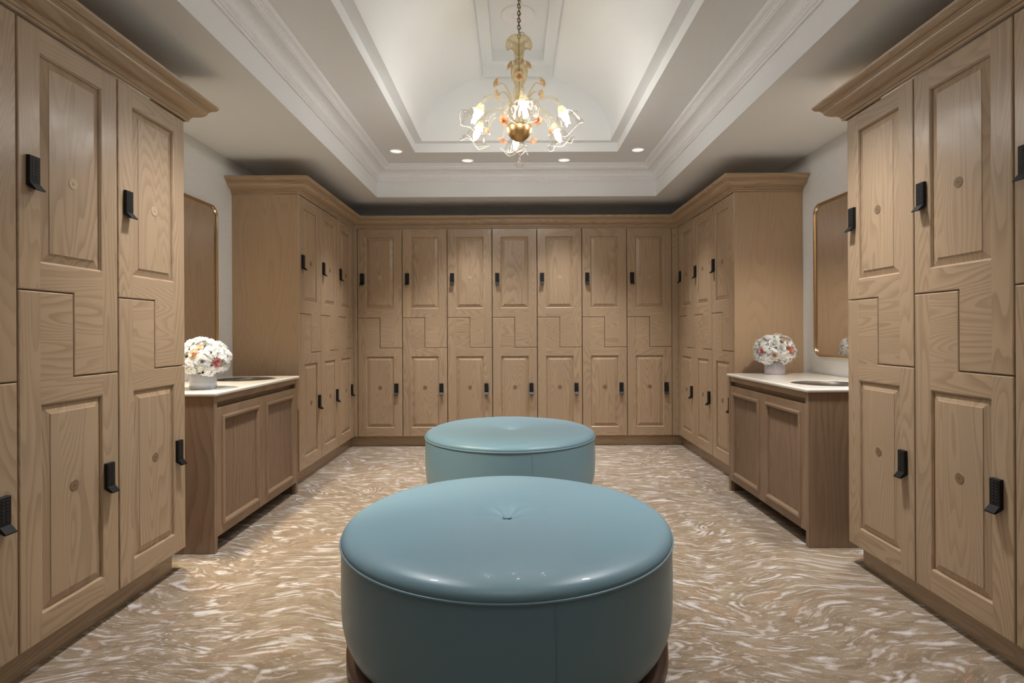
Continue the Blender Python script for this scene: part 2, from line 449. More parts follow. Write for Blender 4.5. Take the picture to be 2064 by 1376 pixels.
# ------------------------------------------------------------------ lockers
ZB, ZS2, ZS1, ZT = .108, 1.032, 1.3465, 2.275
def inset(poly, e):
    n = len(poly); out = []
    for i in range(n):
        p0, p, p1 = Vector(poly[i - 1]), Vector(poly[i]), Vector(poly[(i + 1) % n])
        d1, d2 = (p - p0).normalized(), (p1 - p).normalized()
        n1, n2 = Vector((-d1.y, d1.x)), Vector((-d2.y, d2.x))
        out.append(tuple(p + (n1 + n2) * e))
    return out
def polyring(mb, A, ya, B, yb, k, grains=None):
    n = len(A)
    for i in range(n):
        j = (i + 1) % n
        vs = [(A[i][0], ya, A[i][1]), (A[j][0], ya, A[j][1]), (B[j][0], yb, B[j][1]), (B[i][0], yb, B[i][1])]
        g = 'z' if abs(A[i][0] - A[j][0]) < 1e-6 else 'x'
        mb.add(vs, [(0, 1, 2, 3)], k, grain=g, seed=(grains[i] if grains else 3))
def rect(mb, x0, z0, x1, z1, y, k, g, seed):
    mb.add([(x0, y, z0), (x1, y, z0), (x1, y, z1), (x0, y, z1)], [(0, 1, 2, 3)], k, grain=g, seed=seed)
def panel(mb, x0, z0, x1, z1, k='ash'):
    P0 = [(x0, z0), (x1, z0), (x1, z1), (x0, z1)]
    L = [(0, 0), (.003, .0008), (.0055, .003), (.007, .006), (.0085, .0062), (.009, .0115), (.0095, .0115)]
    for (a, ya), (b, yb) in zip(L, L[1:]):
        polyring(mb, inset(P0, a), ya, inset(P0, b), yb, k, [5, 9, 14, 21])
    sd = rnd.uniform(0, 90)
    A, B, D = inset(P0, .0095), inset(P0, .040), inset(P0, .0415)
    for U, yu, V, yv in ((A, .0115, B, .0035), (B, .0035, D, .0012)):
        for i in range(4):
            j = (i + 1) % 4
            mb.add([(U[i][0], yu, U[i][1]), (U[j][0], yu, U[j][1]), (V[j][0], yv, V[j][1]), (V[i][0], yv, V[i][1])], [(0, 1, 2, 3)], k, seed=sd)
    rect(mb, D[0][0], D[0][1], D[2][0], D[2][1], .0012, k, 'z', sd)
def door_mesh(upper):
    mb = MB(); x0, x1, xm = .0034, W - .0034, .235; g = .0022
    if upper: out = [(x0, ZS1 + g), (xm + g, ZS1 + g), (xm + g, ZS2 + g), (x1, ZS2 + g), (x1, ZT), (x0, ZT)]
    else: out = [(x0, ZB), (x1, ZB), (x1, ZS2 - g), (xm - g, ZS2 - g), (xm - g, ZS1 - g), (x0, ZS1 - g)]
    k = 'ash'; E = .0042
    a, b = rnd.uniform(0, 90), rnd.uniform(0, 90)
    polyring(mb, out, .020, out, .0032, k)
    polyring(mb, out, .0032, inset(out, .0014), .0010, k); polyring(mb, inset(out, .0014), .0010, inset(out, E), 0, k)
    sl, sr = .088, W - .088
    if upper:
        p0, p1 = 1.444, 2.193
        rect(mb, x0 + E, ZS1 + g + E, sl, ZT - E, 0, k, 'z', a); rect(mb, sr, ZS2 + g + E, x1 - E, ZT - E, 0, k, 'z', b)
        rect(mb, sl, p1, sr, ZT - E, 0, k, 'x', a + 7); rect(mb, sl, ZS1 + g + E, sr, p0, 0, k, 'x', b + 7)
        rect(mb, xm + g + E, ZS2 + g + E, sr, ZS1 + g + E, 0, k, 'x', b + 7)
    else:
        p0, p1 = .199, .946
        rect(mb, x0 + E, ZB + E, sl, ZS1 - g - E, 0, k, 'z', a); rect(mb, sr, ZB + E, x1 - E, ZS2 - g - E, 0, k, 'z', b)
        rect(mb, sl, p1, sr, ZS2 - g - E, 0, k, 'x', a + 7); rect(mb, sl, ZB + E, sr, p0, 0, k, 'x', b + 7)
        rect(mb, sl, ZS2 - g - E, xm - g - E, ZS1 - g - E, 0, k, 'x', a + 11)
    panel(mb, sl, p0, sr, p1)
    rect(mb, x0, (ZS1 if upper else ZB), x1, (ZT if upper else ZS2), .0199, k, 'z', a)
    return mb
def lock_mesh(cx, z0, z1):
    mb = MB(); hw = .0205
    # side outline in (y, z): body, then the lower lip kicks out towards the room
    sec = [(0, z1), (-.012, z1), (-.0145, z1 - .003), (-.0145, z0 + .026), (-.034, z0 + .004), (-.0345, z0), (-.028, z0), (-.006, z0 + .012), (0, z0 + .018)]
    vs = [(cx - hw, y, z) for y, z in sec] + [(cx + hw, y, z) for y, z in sec]; n = len(sec)
    fs = [list(range(n)), [n + i for i in range(n)][::-1]] + [(i, (i + 1) % n, n + (i + 1) % n, n + i) for i in range(n)]
    mb.add(vs, fs, 'black')
    for r in range(7):
        z = z1 - .012 - r * .0112
        for s in (-1, 1):
            mb.box((cx + s * .007 - .0048, -.0156, z - .0028), (cx + s * .007 + .0048, -.0143, z + .0028), 'key', bev=.0005)
    return mb
def disc_mesh(cx, cz, k, r=.0215):
    mb = MB()
    n = 28
    def ringv(rr, y): return [(cx + rr * math.cos(2 * PI * i / n), y, cz + rr * math.sin(2 * PI * i / n)) for i in range(n)]
    vs = ringv(r, .0012) + ringv(r - .001, -.0004)
    mb.add(vs, [(i, (i + 1) % n, n + (i + 1) % n, n + i) for i in range(n)] + [[n + i for i in range(n)]], k)
    mb.box((cx - .0035, -.0008, cz - .004), (cx - .0015, -.0004, cz + .004), 'mark')
    mb.box((cx + .0008, -.0008, cz - .004), (cx + .0024, -.0004, cz + .002), 'mark')
    return mb
def make_locker(label, group, upd='pale'):
    t = thing('locker', label, 'locker', group=group)
    mb = MB(); mb.box((.003, .0205, ZB), (W - .003, .48, 2.277), 'ash'); mb.build('carcass', t)
    for up in (True, False):
        d = door_mesh(up).build('upper_door' if up else 'lower_door', t)
        lk = lock_mesh(.053, 1.691, 1.812) if up else lock_mesh(W - .064, .542, .663)
        lk.build('keypad_lock', d)
        if up: disc_mesh(.236, 1.764, upd).build('number_disc', d)
        else: disc_mesh(.235, .619, 'darkinlay').build('number_disc', d)
    return t
G = 'ash lockers with two interlocking doors'
ordn = ['at its left corner', 'second from its left end', 'third from its left end', 'in the exact middle', 'third from its right end', 'second from its right end', 'at its right corner']
protoA = [make_locker('', G, 'pale') for _ in range(3)]
protoB = [make_locker('', G, 'darkinlay') for _ in range(2)]
spots = []
for i in range(7): spots.append((0, i, (-1.6364 + i * W, YB, 0), 0, 'ash locker column of the back row, ' + ordn[i]))
for i, wd in enumerate(('next to the left sink cabinet', 'middle of the three there', 'in the left back corner')):
    spots.append((1, i, (XL, 4.285 + i * W, 0), PI / 2, 'ash locker on the left beyond the sink cabinet, ' + wd))
for i, wd in enumerate(('next to the right sink cabinet', 'middle of the three there', 'in the right back corner')):
    spots.append((1, i + 1, (XR, 4.285 + (i + 1) * W, 0), -PI / 2, 'ash locker on the right beyond the sink cabinet, ' + wd))
for i, wd in enumerate(('on the left nearest the flowers and mirror', 'on the left, second from the sink cabinet', 'cut by the left edge of the picture', 'on the left, nearest the viewer')):
    spots.append((0, i, (XL, 2.788 - (i + 1) * W, 0), PI / 2, 'large ash locker in the foreground ' + wd))
for i, wd in enumerate(('on the right nearest the mirror', 'on the right, second from the sink cabinet', 'cut by the right edge of the picture', 'on the right, nearest the viewer')):
    spots.append((1, i, (XR, 2.822 - i * W, 0), -PI / 2, 'large ash locker in the foreground ' + wd))
used = set()
for kind, i, loc, rz, lab in spots:
    pl = protoA if kind == 0 else protoB; p = pl[i % len(pl)]
    if p.name in used: o = copy_tree(p)
    else: o = p; used.add(p.name)
    o.location = loc; o.rotation_euler = (0, 0, rz); o['label'] = lab; o['group'] = G

# crown mouldings of the lockers
zb = ZT + .004
cp = [(0, 0), (.004, 0), (.009, .002), (.012, .006), (.012, .010), (.009, .014), (.013, .015), (.016, .018), (.018, .024), (.022, .026), (.022, .031), (.027, .033)]
cp += [(.027 + .047 * math.sin(t) ** 1.2, .033 + .040 * (1 - math.cos(t)) ** .9) for t in [PI / 2 * i / 8 for i in range(1, 9)]]
cp += [(.079, .075), (.079, .080), (.083, .081), (.085, .086)] + [(.097 - .012 * math.cos(t), .099 - .013 * math.cos(t) * .9) if 0 else (.085 + .027 * math.sin(t), .115 - .029 * math.cos(t)) for t in [PI / 2 * i / 5 for i in range(1, 6)]]
cp += [(.108, .119), (.100, .119), (.0, .119)]
cp = [(u, zb + z * .115 / .119) for u, z in cp]
YF = 4.2635
mb = MB(); sweep(mb, [(WL + .001, YF), (XL, YF), (XL, YB), (XR, YB), (XR, YF), (WR - .001, YF)], cp, 'ash')
tag(mb.build('crown_moulding'), 'continuous ash crown moulding over the back row and both far side runs', 'moulding', 'ash crown mouldings')
NE = .90
mb = MB(); sweep(mb, [(XL, NE), (XL, 2.800), (WL + .001, 2.800)], cp, 'ash')
tag(mb.build('crown_moulding'), 'ash crown moulding over the foreground lockers on the left', 'moulding', 'ash crown mouldings')
mb = MB(); sweep(mb, [(WR - .001, 2.834), (XR, 2.834), (XR, NE)], cp, 'ash')
tag(mb.build('crown_moulding'), 'ash crown moulding over the foreground lockers on the right', 'moulding', 'ash crown mouldings')
# cabinet tops, plinths, end panels, fillers
KR = .050
def slab(name, a, b, label, cat, group, k='ash', grain='z', bev=.001):
    mb = MB(); mb.box(a, b, k, grain=grain, bev=bev); return tag(mb.build(name), label, cat, group)
gk = 'recessed ash plinths under the lockers'
def plinth(path, label):
    mb = MB(); sweep(mb, path, [(0, .001), (0, .1075), (-.02, .1075), (-.02, .001)], 'ash')
    tag(mb.build('plinth'), label, 'plinth', gk)
plinth([(WL + .005, YF + KR), (XL - KR, YF + KR), (XL - KR, YB + KR), (XR + KR, YB + KR), (XR + KR, YF + KR), (WR - .005, YF + KR)], 'recessed ash plinth running under the back row and far side lockers')
plinth([(XL - KR, NE), (XL - KR, 2.75), (WL + .005, 2.75)], 'recessed ash plinth under the foreground lockers on the left')
plinth([(WR - .005, 2.78), (XR + KR, 2.78), (XR + KR, NE)], 'recessed ash plinth under the foreground lockers on the right')
ge = 'plain ash end panels'
slab('end_panel', (WL + .001, YF, .108), (XL, YF + .018, ZT + .0025), 'plain ash end panel behind the left sink cabinet', 'end panel', ge, 'veneer')
slab('end_panel', (XR, YF, .108), (WR - .001, YF + .018, ZT + .0025), 'plain ash end panel behind the right sink cabinet and flowers', 'end panel', ge, 'veneer')
slab('end_panel', (WL + .001, 2.7885, .108), (XL - .0205, 2.7995, ZT + .003), 'plain ash end panel closing the foreground lockers on the left', 'end panel', ge)
slab('end_panel', (XR + .0205, 2.8225, .108), (WR - .001, 2.8335, ZT + .003), 'plain ash end panel closing the foreground lockers on the right', 'end panel', ge)
gf = 'ash corner filler strips'
mb = MB(); mb.box((XL + .0005, YB + .006, .108), (-1.6385, YB + .026, ZT + .003), 'ash', bev=.001); mb.box((XL - .02, 5.6975, .108), (XL, YB + .005, ZT + .003), 'ash')
tag(mb.build('corner_filler'), 'narrow ash filler strip in the left back corner', 'filler strip', gf)
mb = MB(); mb.box((1.6555, YB + .006, .108), (XR - .0005, YB + .026, ZT + .003), 'ash', bev=.001); mb.box((XR, 5.6975, .108), (XR + .02, YB + .005, ZT + .003), 'ash')
tag(mb.build('corner_filler'), 'narrow ash filler strip in the right back corner', 'filler strip', gf)

# ------------------------------------------------------------------ sink cabinets
def vanity(s, xf, y0, y1, xw, side):
    t = thing('sink_cabinet', 'brown wooden sink cabinet with two reeded doors against the %s wall' % side, 'sink cabinet', (s * (xf + xw) / 2, (y0 + y1) / 2, 0), 0, 'sink cabinets')
    O = t.location.copy(); k = 'van'
    def B(mb, x0, ya, z0, x1, yb, z1, g='z', bev=.0015, kk=k, seed=None):   # x measured from the face back to the wall
        mb.box((s * (xf + x0) - O.x, ya - O.y, z0), (s * (xf + x1) - O.x, yb - O.y, z1), kk, grain=g, bev=bev, seed=seed)
    D = xw - xf - .002; zt = .853
    for ya, yb in ((y0, y0 + .018), (y1 - .018, y1)):
        mb = MB(); B(mb, .0, ya, .001, D, yb, zt)
        mb.build('side_panel', t)
    lw = .030
    for ya, yb in ((y0 + .0185, y0 + lw), (y1 - lw, y1 - .0185)):
        mb = MB(); B(mb, .0, ya, .001, .0335, yb, zt); mb.build('leg', t)
    mb = MB()
    mb.box((s * (xf + .001) - O.x, y0 + lw - O.y, .818), (s * (xf + .022) - O.x, y1 - lw - O.y, zt), k, grain='y', bev=.0015)
    mb.build('top_rail', t)
    mb = MB(); B(mb, .034, y0 + .0185, .09, .044, y1 - .0185, .84, bev=0); B(mb, .0445, y0 + .0185, .09, D, y1 - .0185, .105, bev=0); mb.build('carcass', t)
    ym = (y0 + y1) / 2
    for ya, yb in ((y0 + lw + .001, ym - .002), (ym + .002, y1 - lw - .001)):
        mb = MB(); z0, z1 = .083, .785; st = .050; m_ = .028
        B(mb, .001, ya, z0, .021, ya + st, z1); B(mb, .001, yb - st, z0, .021, yb, z1)
        for za, zc in ((z0, z0 + st), (z1 - st, z1)):
            mb.box((s * (xf + .001) - O.x, ya + st - O.y, za), (s * (xf + .021) - O.x, yb - st - O.y, zc), k, grain='y', bev=.001)
        d = mb.build('door', t)
        mb = MB()                                   # raised bead around the reeded panel
        a, b, c, e = ya + st, z0 + st, yb - st, z1 - st
        P0 = [(a, b), (c, b), (c, e), (a, e)]
        L = [(-.004, .001), (-.003, -.006), (.004, -.010), (.014, -.009), (.019, -.003), (m_ - .006, .0), (m_ - .004, .010)]
        def insp(e_): return [(a + e_, b + e_), (c - e_, b + e_), (c - e_, e - e_), (a + e_, e - e_)]
        for (i0, q0), (i1, q1) in zip(L, L[1:]):
            A, Bq = insp(i0), insp(i1)
            for i in range(4):
                j = (i + 1) % 4
                vs = [(s * (xf + q0) - O.x, A[i][0] - O.y, A[i][1]), (s * (xf + q0) - O.x, A[j][0] - O.y, A[j][1]), (s * (xf + q1) - O.x, Bq[j][0] - O.y, Bq[j][1]), (s * (xf + q1) - O.x, Bq[i][0] - O.y, Bq[i][1])]
                mb.add(vs, [(0, 1, 2, 3)], k, grain='z' if i % 2 else 'y', seed=7 + i)
        mb.build('bead_moulding', d)
        mb = MB(); w = m_ - .004; n = 30; ww = (c - a - 2 * w) / n; vs = []; fs = []
        for i in range(n):
            for j in range(5):
                tt = j / 4; yy = a + w + (i + tt) * ww; q = .019 - .011 * math.sin(PI * tt) ** .5
                vs += [(s * (xf + q) - O.x, yy - O.y, b + w), (s * (xf + q) - O.x, yy - O.y, e - w)]
        for i in range(n * 5 - 1): fs.append((2 * i, 2 * i + 2, 2 * i + 3, 2 * i + 1))
        mb.add(vs, fs, k, gr=[(v[1], v[2], 0) for v in vs], smooth=False)
        mb.build('reeded_panel', d)
    return t
def countertop(s, xf, y0, y1, xw, sx, sy, side, rx=.205, ry=.195):
    mb = MB(); z0, z1 = .8535, .875
    x0, x1 = xf - .014, xw - .001; ya, yb = y0 - .012, y1 + .006
    cx, cy = sx, sy; A = []
    ang = sorted([2 * PI * i / 72 for i in range(72)] + [math.atan2(py - cy, px - cx) % (2 * PI) for px in (x0, x1) for py in (ya, yb)])
    def outer(e):
        out = []
        for a in ang:
            dx, dy = math.cos(a), math.sin(a); ts = []
            if dx > 1e-9: ts.append((x1 - cx) / dx)
            if dx < -1e-9: ts.append((x0 - cx) / dx)
            if dy > 1e-9: ts.append((yb - cy) / dy)
            if dy < -1e-9: ts.append((ya - cy) / dy)
            t = min(ts); px, py = cx + dx * t, cy + dy * t
            out.append((max(x0 + e, min(x1 - e, px)), max(ya + e, min(yb - e, py))))
        return out
    def inner(g): 
        return [(cx + (rx + g) * math.cos(a) , cy + (ry + g) * math.sin(a)) for a in ang]
    rings = [(inner(0), z0), (outer(.006), z0), (outer(.001), z0 + .004), (outer(0), z0 + .011), (outer(.001), z1 - .005), (outer(.006), z1), (inner(.003), z1), (inner(0), z1 - .003), (inner(0), z0)]
    n = len(ang); vs = []; fs = []
    for r, z in rings: vs += [(s * x, y, z) for x, y in r]
    for j in range(len(rings) - 1):
        for i in range(n): fs.append((j * n + i, j * n + (i + 1) % n, (j + 1) * n + (i + 1) % n, (j + 1) * n + i))
    mb.add(vs, fs, 'stone')
    tag(mb.build('countertop', off=(s * (x0 + x1) / 2, (ya + yb) / 2, z0)), 'cream stone countertop with rounded edge on the %s sink cabinet' % side, 'countertop', 'cream stone countertops')
    t = thing('sink', 'dark oval undermount sink set in the %s countertop' % side, 'sink', (s * cx, cy, z0 - .13), 0, 'dark oval sinks')
    mb = MB(); pr = [(.001, .004), (.02, .004), (.09, .010), (.15, .030), (.18, .065), (.191, .11), (.194, .148), (.1985, .1495), (.1985, .10), (.188, .055), (.155, .018), (.09, -.002), (.001, -.006)]
    mb.lathe([(max(r, .001), z) for r, z in pr], 'sink', 56, Matrix.Diagonal((rx / .2, ry / .2, 1, 1)))
    mb.build('basin', t)
    mb = MB(); mb.lathe([(.001, .012), (.018, .012), (.021, .009), (.021, .004)], 'chrome', 20); mb.build('drain', t)
VL = (-1, 1.622, 2.955, 4.088, 2.196); VR = (1, 1.612, 3.000, 4.112, 2.2565)
vanity(VL[0], VL[1], VL[2], VL[3], VL[4], 'left'); vanity(VR[0], VR[1], VR[2], VR[3], VR[4], 'right')
countertop(*VL, 1.885, 3.83, 'left'); countertop(*VR, 1.895, 3.31, 'right')

# mirrors
def wall_mirror(s, xw, y0, y1, z0, z1, side):
    t = thing('wall_mirror', 'tall round-cornered mirror with slim brass frame on the %s wall' % side, 'mirror', (s * xw, (y0 + y1) / 2, z0), 0, 'brass framed wall mirrors')
    r = .075; cy = (y0 + y1) / 2
    def rr(e):
        out = []
        for (yc, zc, a0) in ((y1 - r, z1 - r, 0), (y0 + r, z1 - r, 90), (y0 + r, z0 + r, 180), (y1 - r, z0 + r, 270)):
            for i in range(11):
                a = math.radians(a0 + 9 * i); out.append((yc + (r - e) * math.cos(a) - cy, zc + (r - e) * math.sin(a) - z0))
        return out
    L = [(.0, .001), (-.002, .028), (.001, .036), (.006, .039), (.012, .038), (.016, .033), (.0165, .010)]
    mb = MB(); n = 44; vs = []; fs = []
    for e, q in L: vs += [(-s * q, y, z) for y, z in rr(e)]
    for j in range(len(L) - 1):
        for i in range(n): fs.append((j * n + i, j * n + (i + 1) % n, (j + 1) * n + (i + 1) % n, (j + 1) * n + i))
    mb.add(vs, fs, 'brass', smooth=True); mb.build('frame', t)
    mb = MB(); p = rr(.0160); mb.add([(-s * .024, y, z) for y, z in p] + [(-s * .004, y, z) for y, z in p], [list(range(n)), [n + i for i in range(n)][::-1]] + [(i, (i + 1) % n, n + (i + 1) % n, n + i) for i in range(n)], 'mirror')
    mb.build('mirror_glass', t)
wall_mirror(-1, 2.196, 3.03, 4.00, 1.005, 2.118, 'left'); wall_mirror(1, 2.2565, 3.10, 4.055, 1.005, 2.118, 'right')

# ------------------------------------------------------------------ ottomans
def ottoman(x, y, label, first=None):
    if first:
        o = copy_tree(first); o.location = (x, y, 0); o['label'] = label; return o
    R = .6185; t = thing('ottoman', label, 'ottoman', (x, y, 0), 0, 'round teal leather ottomans')
    mb = MB(); mb.lathe([(R - .05, .0), (R - .018, .0), (R - .016, .004), (R - .016, .045), (R - .018, .048), (R - .08, .048)], 'plinth', 96); mb.build('base', t)
    mb = MB(); pr = [(R - .11, .046), (R - .075, .052), (R - .047, .070), (R - .026, .098), (R - .011, .132), (R - .003, .170), (R, .21), (R + .001, .30), (R, .40), (R - .002, .436)]
    mb.lathe(pr, 'leather', 128); mb.build('side_upholstery', t)
    rr = random.Random(3)
    mb = MB(); pr = [(R - .004, .438), (R + .001, .444), (R - .002, .455), (R - .010, .466), (R - .025, .475), (R - .05, .483), (R - .09, .489), (R - .15, .494), (R - .25, .497), (.28, .497), (.18, .495), (.12, .491), (.08, .486), (.05, .479), (.03, .472), (.018, .467), (.001, .465)]
    ph = [rr.uniform(0, 6) for _ in range(6)]
    def zf(a, tt):
        e = math.exp(-((tt - .3) / .2) ** 2) * .0012 * (math.sin(3 * a + ph[0]) + math.sin(7 * a + ph[1]) * .6)
        d = math.exp(-((tt - .8) / .1) ** 2) * .0016 * math.sin(8 * a + ph[2])
        return e + d
    mb.lathe(pr, 'leather', 128, zf=zf); mb.build('cushion_top', t)
    mb = MB(); mb.tube([((R + .001) * math.cos(2 * PI * i / 120), (R + .001) * math.sin(2 * PI * i / 120), .4385) for i in range(120)], .0045, 'leather', 8, True); mb.build('piping', t)
    mb = MB(); mb.sphere((0, 0, .4715), .018, 'leather', 12, (1, 1, .42)); mb.build('button', t)
    mb = MB(); a = math.radians(-76.5)
    mb.tube([((R + .0012) * math.cos(a), (R + .0012) * math.sin(a), z) for z in (.19, .25, .30, .36, .43)], .0013, 'leather', 6); mb.build('seam', t)
    return t
o1 = ottoman(-.030, 2.132, 'large round teal leather ottoman in the foreground with a button centre')
ottoman(-.032, 4.034, 'round teal leather ottoman further back, partly hidden by the nearer one', o1)

# ------------------------------------------------------------------ roses, blossoms
def rose(mb, k, r, M_, seed=0, layers=((3, .30, 1.25, .0), (4, .48, 1.2, .06), (5, .68, 1.08, .16), (5, .82, .88, .30)), k2=None):
    q = random.Random(seed)
    n = 22; vs = []; fs = []                         # tight spiral heart
    for i in range(n):
        a = i * .55; rr = r * (.05 + .20 * i / n)
        for z in (.15, .98 - .12 * i / n): vs.append((rr * math.cos(a), rr * math.sin(a), z * r * .75))
    for i in range(n - 1): fs.append((2 * i, 2 * i + 2, 2 * i + 3, 2 * i + 1))
    mb.add(vs, fs, k, M_, True)
    for li, (cnt, lr, hh, curl) in enumerate(layers):
        off = q.uniform(0, 6)
        for c in range(cnt):
            a0 = off + 2 * PI * c / cnt + q.uniform(-.15, .15); sp = PI / cnt * 1.35; vs = []; nu, nv = 7, 5
            jh, jr = q.uniform(.92, 1.08), q.uniform(.93, 1.07)
            for j in range(nv):
                v = j / (nv - 1)
                for i in range(nu):
                    u = -1 + 2 * i / (nu - 1)
                    rr = r * lr * jr * (.25 + .75 * v ** .6) + r * curl * v ** 3 * (1 - .3 * u * u)
                    z = r * .78 * hh * jh * (v - .12 * u * u * v) - r * curl * .5 * v ** 4
                    a = a0 + u * sp * (.55 + .45 * v)
                    vs.append((rr * math.cos(a), rr * math.sin(a), z + q.uniform(-.012, .012) * r))
            fs = [(j * nu + i, j * nu + i + 1, (j + 1) * nu + i + 1, (j + 1) * nu + i) for j in range(nv - 1) for i in range(nu - 1)]
            mb.add(vs, fs, (k2 or k) if li == len(layers) - 1 else k, M_, True)
def orient(p, d):
    return Matrix.Translation(p) @ Vector(d).to_track_quat('Z', 'Y').to_matrix().to_4x4()
def bouquet(x, y, label, vk, roses, seed, squash=.84):
    q = random.Random(seed)
    t = thing('flower_arrangement', label, 'flowers', (x, y, .875), 0, 'flower arrangements on the countertops')
    mb = MB(); R = .071
    mb.lathe([(.001, 0), (R - .003, 0), (R, .003), (R, .09), (R - .004, .092), (R - .006, .088), (R - .006, .01), (.001, .01)], vk, 40); mb.build('vase', t)
    cz, BR = .168, .110
    mb = MB(); mb.sphere((0, 0, cz), BR * .86, 'green', 14, (1, 1, squash))
    for i in range(16):                              # leaves peeping out
        d = Vector((q.gauss(0, 1), q.gauss(0, 1), q.gauss(0, .8))).normalized(); p = Vector((d.x * BR * 1.05, d.y * BR * 1.05, cz + d.z * BR * squash * 1.05))
        Mx = orient(p, d + Vector((q.uniform(-.6, .6), q.uniform(-.6, .6), 0)))
        mb.add([(0, -.012, 0), (.008, 0, .008), (0, .012, .012), (-.008, 0, .008)], [(0, 1, 2, 3)], 'green', Mx)
    mb.build('foliage', t)
    # hydrangea heads: each a cluster of small four-petalled florets
    dirs = []
    N_ = 24
    for i in range(N_):
        zz = 1 - 1.62 * (i + .5) / N_; a = i * 2.399 + seed; rr = math.sqrt(max(0, 1 - zz * zz)); dirs.append(Vector((rr * math.cos(a), rr * math.sin(a), zz)))
    rdirs = [Vector(r_[0]).normalized() for r_ in roses]
    for hi, d in enumerate(dirs):
        mb = MB(); c = Vector((d.x * BR * .92, d.y * BR * .92, cz + d.z * BR * squash * .92)); hr = .045
        for f in range(110):
            e = Vector((q.gauss(0, 1), q.gauss(0, 1), q.gauss(0, 1))).normalized()
            if e.dot(d) < -.15: continue
            p = c + e * hr * q.uniform(.86, 1.1)
            pd = (p - Vector((0, 0, cz))); pd.z /= squash; pd.normalize()
            if any(pd.dot(r_) > .955 for r_ in rdirs): continue
            if p.z < .068: continue
            Mx = orient(p, e + d * .5) @ Matrix.Rotation(q.uniform(0, 1.57), 4, 'Z')
            s_ = q.uniform(.0095, .0125)
            for kk in range(4):
                Mz = Mx @ Matrix.Rotation(kk * PI / 2, 4, 'Z')
                vs = [(0, 0, 0), (s_ * .55, -s_ * .5, s_ * .10), (s_ * 1.1, -s_ * .28, s_ * .28), (s_ * 1.2, s_ * .28, s_ * .28), (s_ * .55, s_ * .5, s_ * .10)]
                mb.add(vs, [(0, 1, 2, 3, 4)], 'white', Mz)
        if len(mb.f) >= 80: mb.build('hydrangea_head', t)
    for i, (d, r_, k, k2) in enumerate(roses):
        d = Vector(d).normalized(); mb = MB()
        p = Vector((d.x * BR * .98, d.y * BR * .98, cz + d.z * BR * squash * .98))
        rose(mb, k, r_, orient(p, d), seed * 10 + i, k2=k2); o = mb.build('rose', t)
        if k in ('coral', 'apricot', 'pink'): o['label'] = {'coral': 'coral rose', 'apricot': 'apricot rose', 'pink': 'pink rose'}[k]
    return t
# left bouquet: directions are in the room (camera is towards -y, +x)
bouquet(-1.800, 3.165, 'white hydrangea and rose bouquet with peach and pink blooms on the left countertop', 'vglass',
        [((.45, -.85, -.05), .034, 'white', 'white'), ((.10, -.95, .35), .027, 'apricot', 'blush'), ((.2, -.7, .72), .022, 'apricot', 'apricot'),
         ((.97, -.45, -.18), .027, 'pink', 'pink'), ((.85, -.3, .5), .034, 'white', 'white'), ((-.3, .6, .6), .032, 'white', 'white'), ((-.8, -.3, .3), .030, 'white', 'white'), ((.2, .9, .1), .028, 'blush', 'blush')], 3)
bouquet(1.915, 4.02, 'white hydrangea and rose bouquet with coral blooms on the right countertop', 'vglass2',
        [((-.42, -.90, -.28), .031, 'blush', 'white'), ((-.98, -.35, .02), .026, 'pink', 'blush'), ((.50, -.85, .10), .029, 'coral', 'coral'), ((.30, -.55, .78), .022, 'apricot', 'blush'),
         ((-.35, -.72, .62), .034, 'white', 'white'), ((-.05, -.96, .28), .030, 'white', 'white'), ((.8, .5, .1), .03, 'white', 'white'), ((.4, .8, -.1), .028, 'pink', 'blush')], 5)

